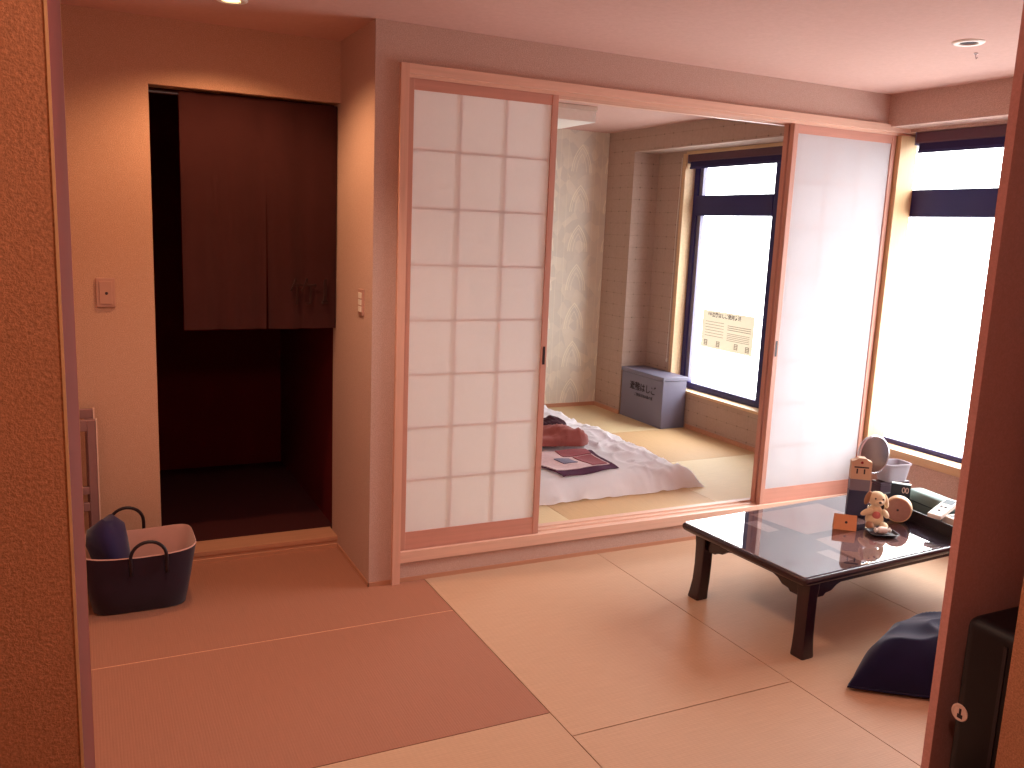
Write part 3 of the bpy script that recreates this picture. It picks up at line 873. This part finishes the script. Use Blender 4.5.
part_ell('nose', [((0.004, -0.054, 0.137), (0.007, 0.005, 0.005), (0, 0))], M_ink, hd)
part_ell('eye', [((-0.015, -0.040, 0.152), (0.0045, 0.004, 0.0045), (0, 0))], M_ink, hd)
part_ell('eye', [((0.021, -0.040, 0.150), (0.0045, 0.004, 0.0045), (0, 0))], M_ink, hd)
part_ell('ear', [((-0.040, -0.002, 0.144), (0.013, 0.020, 0.036), (0, 0.30))], M_tan, t)
part_ell('ear', [((0.046, -0.002, 0.132), (0.012, 0.020, 0.036), (0, -0.25))], M_cream, t)
part_ell('arm', [((-0.044, -0.022, 0.078), (0.014, 0.015, 0.032), (0.5, 0.9))], M_cream, t)
part_ell('arm', [((0.044, -0.022, 0.074), (0.014, 0.015, 0.032), (0.5, -0.6))], M_cream, t)
part_ell('leg', [((-0.032, -0.048, 0.0185), (0.019, 0.034, 0.018), (0, 0))], M_tan, t)
part_ell('leg', [((0.036, -0.044, 0.0185), (0.019, 0.034, 0.018), (0, 0))], M_cream, t)

# little black dish with a wrapped white sweet
t = empty('small_dish', (1.875, -0.965, TZ), 'small flat black dish holding a white sweet in front of the plush toy', 'dish', rz=math.radians(-25))
bm = B()
loft(bm, [superring(0, 0, a, b, z, 40, 5) for a, b, z in ((0.046, 0.030, 0), (0.052, 0.036, 0.004), (0.060, 0.044, 0.014), (0.057, 0.041, 0.014), (0.048, 0.032, 0.006))])
obj('plate', bm, M_black, t, local=True, smooth=True)
bm = B()
lathe(bm, [(0.003, -0.036), (0.012, -0.030), (0.005, -0.022), (0.013, -0.016), (0.015, 0), (0.013, 0.016), (0.005, 0.022), (0.012, 0.030), (0.003, 0.036)], 16)
bm.transform(Matrix.Translation((0.0, 0.0, 0.0215)) @ Matrix.Rotation(PI/2, 4, 'Y'))
put(obj('wrapped_sweet', bm, M_card_w, base=None, smooth=True, local=True), 'white wrapped sweet lying in the small black dish', 'sweet').location = (1.875, -0.965, TZ)
bpy.data.objects['wrapped_sweet'].rotation_euler = (0, 0, math.radians(-25))

# kraft card standing as a tent
t = empty('folded_card', (1.790, -0.845, TZ), 'orange-brown folded card with a dark dot beside the navy packet', 'card', rz=math.radians(-42))
M_orange = plain('orange_kraft', (214, 148, 104), 0.8)
bm = B()
prism(bm, [(-0.026, 0), (0, 0.060), (0.026, 0), (0.0252, 0), (0, 0.0583), (-0.0252, 0)], -0.045, 0.045, ((0, 0, 0), (0, 1, 0), (0, 0, 1), (1, 0, 0)))
c_ = obj('sheet', bm, M_orange, t, local=True)
bm = B(); lathe(bm, [(0.0055, 0), (0.0055, 0.001)], 14, Matrix.Translation((0.004, -0.0135, 0.030)) @ Matrix.Rotation(PI/2-math.atan2(0.026, 0.060), 4, 'X'))
obj('dot', bm, M_ink, c_, local=True)

# black tray and what it holds
t = empty('black_tray', (2.27, -0.892, TZ), 'long black open tray at the right end of the table', 'tray', rz=math.radians(-6))
bm = B()
w, l, h, th = 0.125, 0.236, 0.052, 0.006
box(bm, -w, w, -l, l, 0, th)
for b in ((-w, -w+th, -l, l, th, h), (w-th, w, -l, l, th, h), (-w+th, w-th, -l, -l+th, th, h), (-w+th, w-th, l-th, l, th, h)): box(bm, *b)
obj('box', bm, M_black, t, local=True, bevel=0.001, seg=1)

# wooden roll lying on its side against the tray
t = empty('wooden_roll', (2.09, -0.855, TZ), 'pale round wooden roll lying on its side against the black tray', 'roll', rz=math.radians(35))
M_rollw = wood('roll_side_wood', (216, 176, 138), 1)
M_rollf = wood('roll_end_wood', (162, 116, 106), 0)
T = Matrix.Translation((0, 0, 0.0555)) @ Matrix.Rotation(-PI/2, 4, 'Y')
bm = B(); lathe(bm, [(0.050, -0.024), (0.0545, -0.022), (0.055, 0.02), (0.0545, 0.022), (0.050, 0.0238)], 40, T, cap=False)
rl = obj('side', bm, M_rollw, t, local=True, smooth=True, angle=50)
bm = B(); lathe(bm, [(0.0502, -0.0236), (0.0502, 0.0236)], 40, T)
ef = obj('end_face', bm, M_rollf, t, local=True)
bm = B(); lathe(bm, [(0.005, 0), (0.005, 0.0012)], 12, Matrix.Translation((-0.0236, 0, 0.0555)) @ Matrix.Rotation(-PI/2, 4, 'Y'))
obj('center_hole', bm, M_ink, ef, local=True)

# dark box with a white bin on it
t = empty('dark_case', (2.365, -0.595, TZ), 'dark brown box behind the mirror pole under the white bin', 'box', rz=math.radians(-6))
M_dbrown = plain('dark_brown_board', (58, 30, 44), 0.5)
obj('body', boxes((-0.085, 0.085, -0.006, 0.050, 0, 0.066)), M_dbrown, t, local=True, bevel=0.002)
obj('lid', boxes((-0.087, 0.087, -0.008, 0.052, 0.067, 0.078)), M_dbrown, t, local=True, bevel=0.002)
t = empty('white_bin', (2.372, -0.571, TZ+0.0785), 'translucent white open bin behind the round mirror', 'bin', rz=math.radians(-6))
bm = B()
rg = [superring(0, 0, a, b, z, 40, 5) for a, b, z in ((0.052, 0.034, 0), (0.060, 0.040, 0.003), (0.072, 0.050, 0.078), (0.076, 0.054, 0.080), (0.076, 0.054, 0.088), (0.070, 0.048, 0.088), (0.058, 0.037, 0.006))]
loft(bm, rg)
M_bin = shoji_paper('milky_plastic', (176, 168, 176), 0.12)
obj('shell', bm, M_bin, t, local=True, smooth=True, angle=50)

# dark sign card, teal case, remotes inside the tray
M_teal  = plain('teal_cloth_case', (116, 138, 134), 0.6)
M_teald = plain('dark_teal_card', (44, 62, 74), 0.5)
zt_ = TZ+0.0065
t = empty('sign_card', (2.235, -0.740, zt_), 'dark teal card box with white loops standing in the black tray', 'box', rz=math.radians(-52))
obj('front', boxes((-0.040, 0.040, -0.016, 0.0, 0, 0.115)), M_teald, t, local=True, bevel=0.001, seg=1)
obj('side', boxes((-0.040, 0.040, 0.0002, 0.030, 0, 0.112)), M_card_w, t, local=True, bevel=0.001, seg=1)
bm = B()
for dx in (0.012, 0.026):
    tube(bm, [(dx+0.0055*math.cos(a), -0.0165, 0.090+0.012*math.sin(a)) for a in [2*PI*i/16 for i in range(16)]], 0.0018, 6, closed=True)
obj('white_loops', bm, M_card_w, t, local=True)
t = empty('teal_case', (2.325, -0.835, zt_), 'long grey-teal padded case lying in the black tray', 'case', rz=math.radians(-8))
bm = B()
rings = []
for z, a, b in ((0.0, 0.040, 0.108), (0.012, 0.044, 0.114), (0.060, 0.045, 0.116), (0.076, 0.042, 0.113), (0.082, 0.036, 0.106)):
    rings.append(superring(0, 0, a, b, z, 48, 7))
loft(bm, rings)
obj('body', bm, [M_teal], t, local=True, smooth=True, angle=50)
bm = B(); loft(bm, [superring(0, 0, a, b, z, 48, 7) for z, a, b in ((0.036, 0.0462, 0.1172), (0.040, 0.0462, 0.1172))])
obj('seam', bm, M_teald, t, local=True)

t = empty('remote_control', (2.21, -0.985, TZ+0.052), 'white remote control with a grey screen leaning up over the edge of the black tray', 'remote control', rz=math.radians(12))
T = Matrix.Translation((-0.085, 0, 0.002)) @ Matrix.Rotation(-math.radians(14), 4, 'Y')
def rbox(name, b, m, par, bev=0):
    bm = boxes(b); bm.transform(T); return obj(name, bm, m, par, local=True, bevel=bev)
bd = rbox('body', (0, 0.165, -0.029, 0.029, 0.0, 0.020), M_white, t, 0.004)
rbox('screen', (0.112, 0.152, -0.021, 0.021, 0.0195, 0.0206), M_teald, bd)
for dx, dy in ((0.082, -0.009), (0.082, 0.009), (0.045, 0.0)):
    bm = B(); lathe(bm, [(0.0055, 0.0195), (0.0055, 0.0215)], 12, Matrix.Translation((dx, dy, 0))); bm.transform(T)
    obj('button', bm, M_ink, bd, local=True)
t = empty('white_box', (2.243, -1.062, zt_), 'white box with a dark slot at the near end of the black tray', 'box', rz=math.radians(-6))
bd = obj('body', boxes((-0.078, 0.090, -0.050, 0.045, 0, 0.062)), M_white, t, local=True, bevel=0.004)
obj('dark_slot', boxes((-0.060, 0.072, 0.006, 0.030, 0.0615, 0.0628)), M_black, t, local=True)

# ------------------------------------------------------------------ navy floor cushion
t = empty('floor_cushion', (1.70, -1.43, 0), 'soft square navy floor cushion lying on the tatami beside the low table', 'cushion')
QL, QF, QR, QB = Vector((-0.440, 0.022)), Vector((0.0, -0.285)), Vector((0.44, -0.02)), Vector((-0.02, 0.205))
def cushion_pt(u, v, top):
    s_, t_ = (u*(1+0.05*(1-v*v))+1)/2, (v*(1+0.05*(1-u*u))+1)/2
    q = (QL*(1-s_)+QF*s_)*(1-t_) + (QB*(1-s_)+QR*s_)*t_
    px, py = q.x, q.y
    dome = (max(0.0, 1-abs(u)**3.2)*max(0.0, 1-abs(v)**3.2))**0.55
    if not top:
        return (px*(1-0.02*dome), py*(1-0.02*dome), 0.004 + 0.010*(1-dome))
    d = 1-abs(mnoise.noise(Vector((px*6+py*5, py*5-px*3, 2.0))))*1.8
    w = 0.016*max(0, d)**2*min(1, dome*1.2) + 0.012*mnoise.noise(Vector((px*9, py*9, 5)))*dome
    return (px, py, 0.018 + 0.165*dome + w)
bm = B()
n_ = 72
tops = [[bm.verts.new(cushion_pt(-1+2*i/n_, -1+2*k/n_, True)) for i in range(n_+1)] for k in range(n_+1)]
bots = [[bm.verts.new(cushion_pt(-1+2*i/n_, -1+2*k/n_, False)) for i in range(n_+1)] for k in range(n_+1)]
for k in range(n_):
    for i in range(n_):
        bm.faces.new((tops[k][i], tops[k][i+1], tops[k+1][i+1], tops[k+1][i]))
        bm.faces.new((bots[k][i], bots[k+1][i], bots[k+1][i+1], bots[k][i+1]))
for q in range(n_):
    bm.faces.new((tops[0][q+1], tops[0][q], bots[0][q], bots[0][q+1]))
    bm.faces.new((tops[n_][q], tops[n_][q+1], bots[n_][q+1], bots[n_][q]))
    bm.faces.new((tops[q][0], tops[q+1][0], bots[q+1][0], bots[q][0]))
    bm.faces.new((tops[q+1][n_], tops[q][n_], bots[q][n_], bots[q+1][n_]))
cu = obj('cover', bm, M_navy, t, local=True, smooth=True, angle=180)
edge = [(-1+2*i/20, -1) for i in range(20)] + [(1, -1+2*i/20) for i in range(20)] + [(1-2*i/20, 1) for i in range(20)] + [(-1, 1-2*i/20) for i in range(20)]
bm = B()
tube(bm, [(cushion_pt(u, v, True)[0]*1.004, cushion_pt(u, v, True)[1]*1.004, 0.016) for u, v in edge], 0.004, 6, closed=True)
obj('piping', bm, M_navy, cu, local=True, smooth=True)

# ------------------------------------------------------------------ basket by the doorway
BX, BY = -0.876, 0.195
t = empty('laundry_basket', (BX, BY, 0), 'dark canvas basket with pale lining and loop handles left of the doorway', 'basket')
def bring(a, b, z, dip=0.0):
    out = []
    for (x, y, zz) in superring(BX, BY, a, b, z, 64, 5):
        out.append((x, y, zz + dip*((abs(x-BX)/a)**2)))
    return out
bm = B()
loft(bm, [bring(0.160, 0.115, 0.0), bring(0.168, 0.122, 0.006), bring(0.186, 0.140, 0.10), bring(0.208, 0.160, 0.225, 0.012), bring(0.210, 0.162, 0.232, 0.014)], cap1=False)
obj('outer', bm, M_basket, t, smooth=True, angle=60)
bm = B()
loft(bm, [bring(0.210, 0.162, 0.232, 0.014), bring(0.207, 0.159, 0.236, 0.014), bring(0.203, 0.155, 0.230, 0.014), bring(0.180, 0.134, 0.10), bring(0.160, 0.115, 0.012)], cap0=False)
obj('lining', bm, M_basket_in, t, smooth=True, angle=60)
for sgn, dx, up in ((-1, 0.030, 0.0), (1, -0.030, 0.035)):
    y = BY + sgn*0.168
    bm = B()
    pts = [(BX+dx-0.062, BY+sgn*0.160, 0.165), (BX+dx-0.063, y, 0.20)]
    pts += [(BX+dx+0.063*math.cos(a), y, 0.232+up+0.062*math.sin(a)) for a in [PI-PI*i/14 for i in range(15)]]
    pts += [(BX+dx+0.063, y, 0.20), (BX+dx+0.062, BY+sgn*0.160, 0.165)]
    tube(bm, pts, 0.0065, 10)
    obj('handle', bm, M_black, t, smooth=True, angle=180)

bm = B()
pth = [(-0.955, 0.20, 0.034), (-0.96, 0.195, 0.10), (-0.965, 0.19, 0.18), (-0.978, 0.185, 0.25), (-0.985, 0.18, 0.31), (-0.98, 0.185, 0.345)]
rad = [(0.05, 0.07), (0.06, 0.085), (0.068, 0.10), (0.075, 0.105), (0.066, 0.085), (0.024, 0.04)]
rings = []
for (p, (ra, rb)) in zip(pth, rad):
    rings.append([(p[0]+ra*math.cos(a)*(1+0.08*math.sin(3*a+p[2]*20)), p[1]+rb*math.sin(a)*(1+0.07*math.cos(4*a)), p[2]+0.012*math.sin(2*a)) for a in [2*PI*i/32 for i in range(32)]])
loft(bm, rings)
M_bundle = fabric('navy_bundle_cloth', (42, 30, 70), 0.15, 14)
put(obj('cloth_bundle', bm, M_bundle, base=(-0.965, 0.19, 0.022), smooth=True, angle=180), 'navy cloth bundle stuffed into the left side of the basket', 'cloth')

# standing frame in the corner behind the basket
t = empty('standing_frame', (-1.13, 0.44, 0), 'pale-edged rectangular frame stand in the left corner behind the basket', 'frame')
M_fgrey = plain('grey_frame_metal', (150, 112, 112), 0.45, 0.2)
M_fedge = plain('pale_frame_edge', (226, 192, 178), 0.4)
bm = boxes((-1.036, -1.004, 0.405, 0.425, 0.0, 0.690), (-1.256, -1.224, 0.405, 0.425, 0.0, 0.690), (-1.224, -1.036, 0.405, 0.425, 0.645, 0.690), (-1.224, -1.036, 0.405, 0.425, 0.385, 0.415), (-1.224, -1.036, 0.405, 0.425, 0.315, 0.350))
obj('front_frame', bm, M_fgrey, t, bevel=0.002, seg=1)
obj('edge_strip', boxes((-1.004, -0.999, 0.403, 0.427, 0.0, 0.692)), M_fedge, t)
obj('back_frame', boxes((-1.240, -1.012, 0.440, 0.458, 0.690, 0.728), (-1.240, -1.212, 0.440, 0.458, 0.0, 0.690), (-1.044, -1.012, 0.440, 0.458, 0.0, 0.690)), M_fgrey, t, bevel=0.002, seg=1)
obj('back_edge', boxes((-1.012, -1.006, 0.438, 0.460, 0.0, 0.730)), M_fedge, t)
for x in (-1.034, -1.240):
    obj('bracket', boxes((x, x+0.016, 0.425, 0.440, 0.50, 0.53)), M_fgrey, t)

# ------------------------------------------------------------------ suitcase between the two right-hand walls
SX, SYB, SYF, SZ = 1.060, -1.925, -2.175, 0.538
t = empty('suitcase', (SX+0.19, -2.05, 0), 'upright black hard suitcase standing between the two right foreground walls', 'suitcase')
M_case = plain('black_shell', (20, 8, 14), 0.5, 0.0, 0.3, 0.05)
obj('shell', boxes((SX, SX+0.38, SYF, SYB, 0.055, SZ)), M_case, t, bevel=0.035, seg=5, smooth=True, angle=40)
for k in range(4):
    x = SX + 0.075 + k*0.075
    obj('rib', boxes((x, x+0.022, SYF-0.0035, SYF+0.0015, 0.12, SZ-0.07)), M_case, t, bevel=0.002, seg=1)
obj('zip_band', boxes((SX-0.0025, SX+0.3825, -2.055, -2.045, 0.10, SZ-0.04)), M_black, t)
for x in (SX+0.05, SX+0.33):
    for y in (SYF+0.045, SYB-0.045):
        bm = B(); lathe(bm, [(0.020, -0.011), (0.026, -0.008), (0.026, 0.008), (0.020, 0.011)], 20, Matrix.Translation((x, y, 0.026)) @ Matrix.Rotation(PI/2, 4, 'Y'))
        w_ = obj('wheel', bm, M_black, t, smooth=True)
        obj('wheel_fork', boxes((x-0.016, x+0.016, y-0.016, y+0.016, 0.054, 0.062)), M_black, w_)
bm = B(); tube(bm, [(SX+0.12, -2.05, SZ-0.005), (SX+0.12, -2.05, SZ+0.014), (SX+0.14, -2.05, SZ+0.020), (SX+0.24, -2.05, SZ+0.020), (SX+0.26, -2.05, SZ+0.014), (SX+0.26, -2.05, SZ-0.005)], 0.009, 10)
obj('carry_handle', bm, M_black, t, smooth=True)
bm = B(); lathe(bm, [(0.0245, 0), (0.0235, 0.002), (0.019, 0.0022), (0.018, 0.0012), (0.001, 0.0012)], 32, Matrix.Translation((SX, -1.950, 0.262)) @ Matrix.Rotation(-PI/2, 4, 'Y'))
bd = obj('badge', bm, M_fedge, t)
obj('badge_mark', boxes((SX-0.0026, SX-0.001, -1.960, -1.945, 0.247, 0.258), (SX-0.0026, SX-0.001, -1.955, -1.949, 0.258, 0.274)), M_ink, bd)

# ------------------------------------------------------------------ light
W = bpy.data.worlds.new('world'); scn.world = W; W.use_nodes = True
nt = W.node_tree; nt.nodes.clear()
bg = nt.nodes.new('ShaderNodeBackground'); wo = nt.nodes.new('ShaderNodeOutputWorld')
tcn = nt.nodes.new('ShaderNodeTexCoord'); sxz = nt.nodes.new('ShaderNodeSeparateXYZ'); mrg = nt.nodes.new('ShaderNodeMapRange')
nt.links.new(tcn.outputs['Generated'], sxz.inputs[0]); nt.links.new(sxz.outputs[2], mrg.inputs[0])
mrg.inputs[1].default_value = 0.02; mrg.inputs[2].default_value = 0.62; mrg.inputs[3].default_value = 8.6; mrg.inputs[4].default_value = 19.0
bg.inputs[0].default_value = (0.97, 1.0, 1.04, 1); nt.links.new(mrg.outputs[0], bg.inputs[1])
nt.links.new(bg.outputs[0], wo.inputs[0])
def portal(name, y0, y1, z0, z1):
    l = bpy.data.lights.new(name, 'AREA'); l.shape = 'RECTANGLE'; l.size = z1-z0; l.size_y = y1-y0
    l.cycles.is_portal = True
    o = bpy.data.objects.new(name, l); COL.objects.link(o)
    o.location = (3.045, (y0+y1)/2, (z0+z1)/2); o.rotation_euler = (0, PI/2, 0)
portal('daylight_window', -1.42, 0.115, 0.405, 2.085)
portal('daylight_bedroom', 0.985, 1.865, 0.405, 2.085)
def spot(name, loc, energy, col, ang, blend, rad=0.03, rot=(0, 0, 0)):
    l = bpy.data.lights.new(name, 'SPOT'); l.energy = energy; l.color = col; l.spot_size = math.radians(ang); l.spot_blend = blend; l.shadow_soft_size = rad
    o = bpy.data.objects.new(name, l); COL.objects.link(o); o.location = loc; o.rotation_euler = rot
spot('doorway_downlight', (-0.517, 0.075, H-0.012), 48, (1.0, 0.54, 0.27), 142, 0.6)
spot('room_fill_light', (-0.45, -1.0, H-0.012), 62, (1.0, 0.73, 0.58), 130, 0.6)  # unseen fill light added to brighten the wall strip and left screen
l = bpy.data.lights.new('entrance_lamp', 'POINT'); l.energy = 6.5; l.color = (1.0, 0.45, 0.22); l.shadow_soft_size = 0.08
o = bpy.data.objects.new('entrance_lamp', l); COL.objects.link(o); o.location = (-1.45, -3.42, 2.08)
l = bpy.data.lights.new('entrance_fill_light', 'POINT'); l.energy = 25; l.color = (1.0, 0.66, 0.52); l.shadow_soft_size = 0.08  # unseen fill light added to brighten the right column and the left screen
o = bpy.data.objects.new('entrance_fill_light', l); COL.objects.link(o); o.location = (-0.38, -2.95, 2.1)

vs = scn.view_settings
scn.display_settings.display_device = 'sRGB'
vs.view_transform = 'Standard'; vs.look = 'None'; vs.exposure = 0.0; vs.gamma = 1.0; vs.use_curve_mapping = False
scn.cycles.use_denoising = True
scn.cycles.max_bounces = 14
scn.cycles.diffuse_bounces = 8
scn.cycles.transparent_max_bounces = 16
scn.cycles.sample_clamp_indirect = 12.0
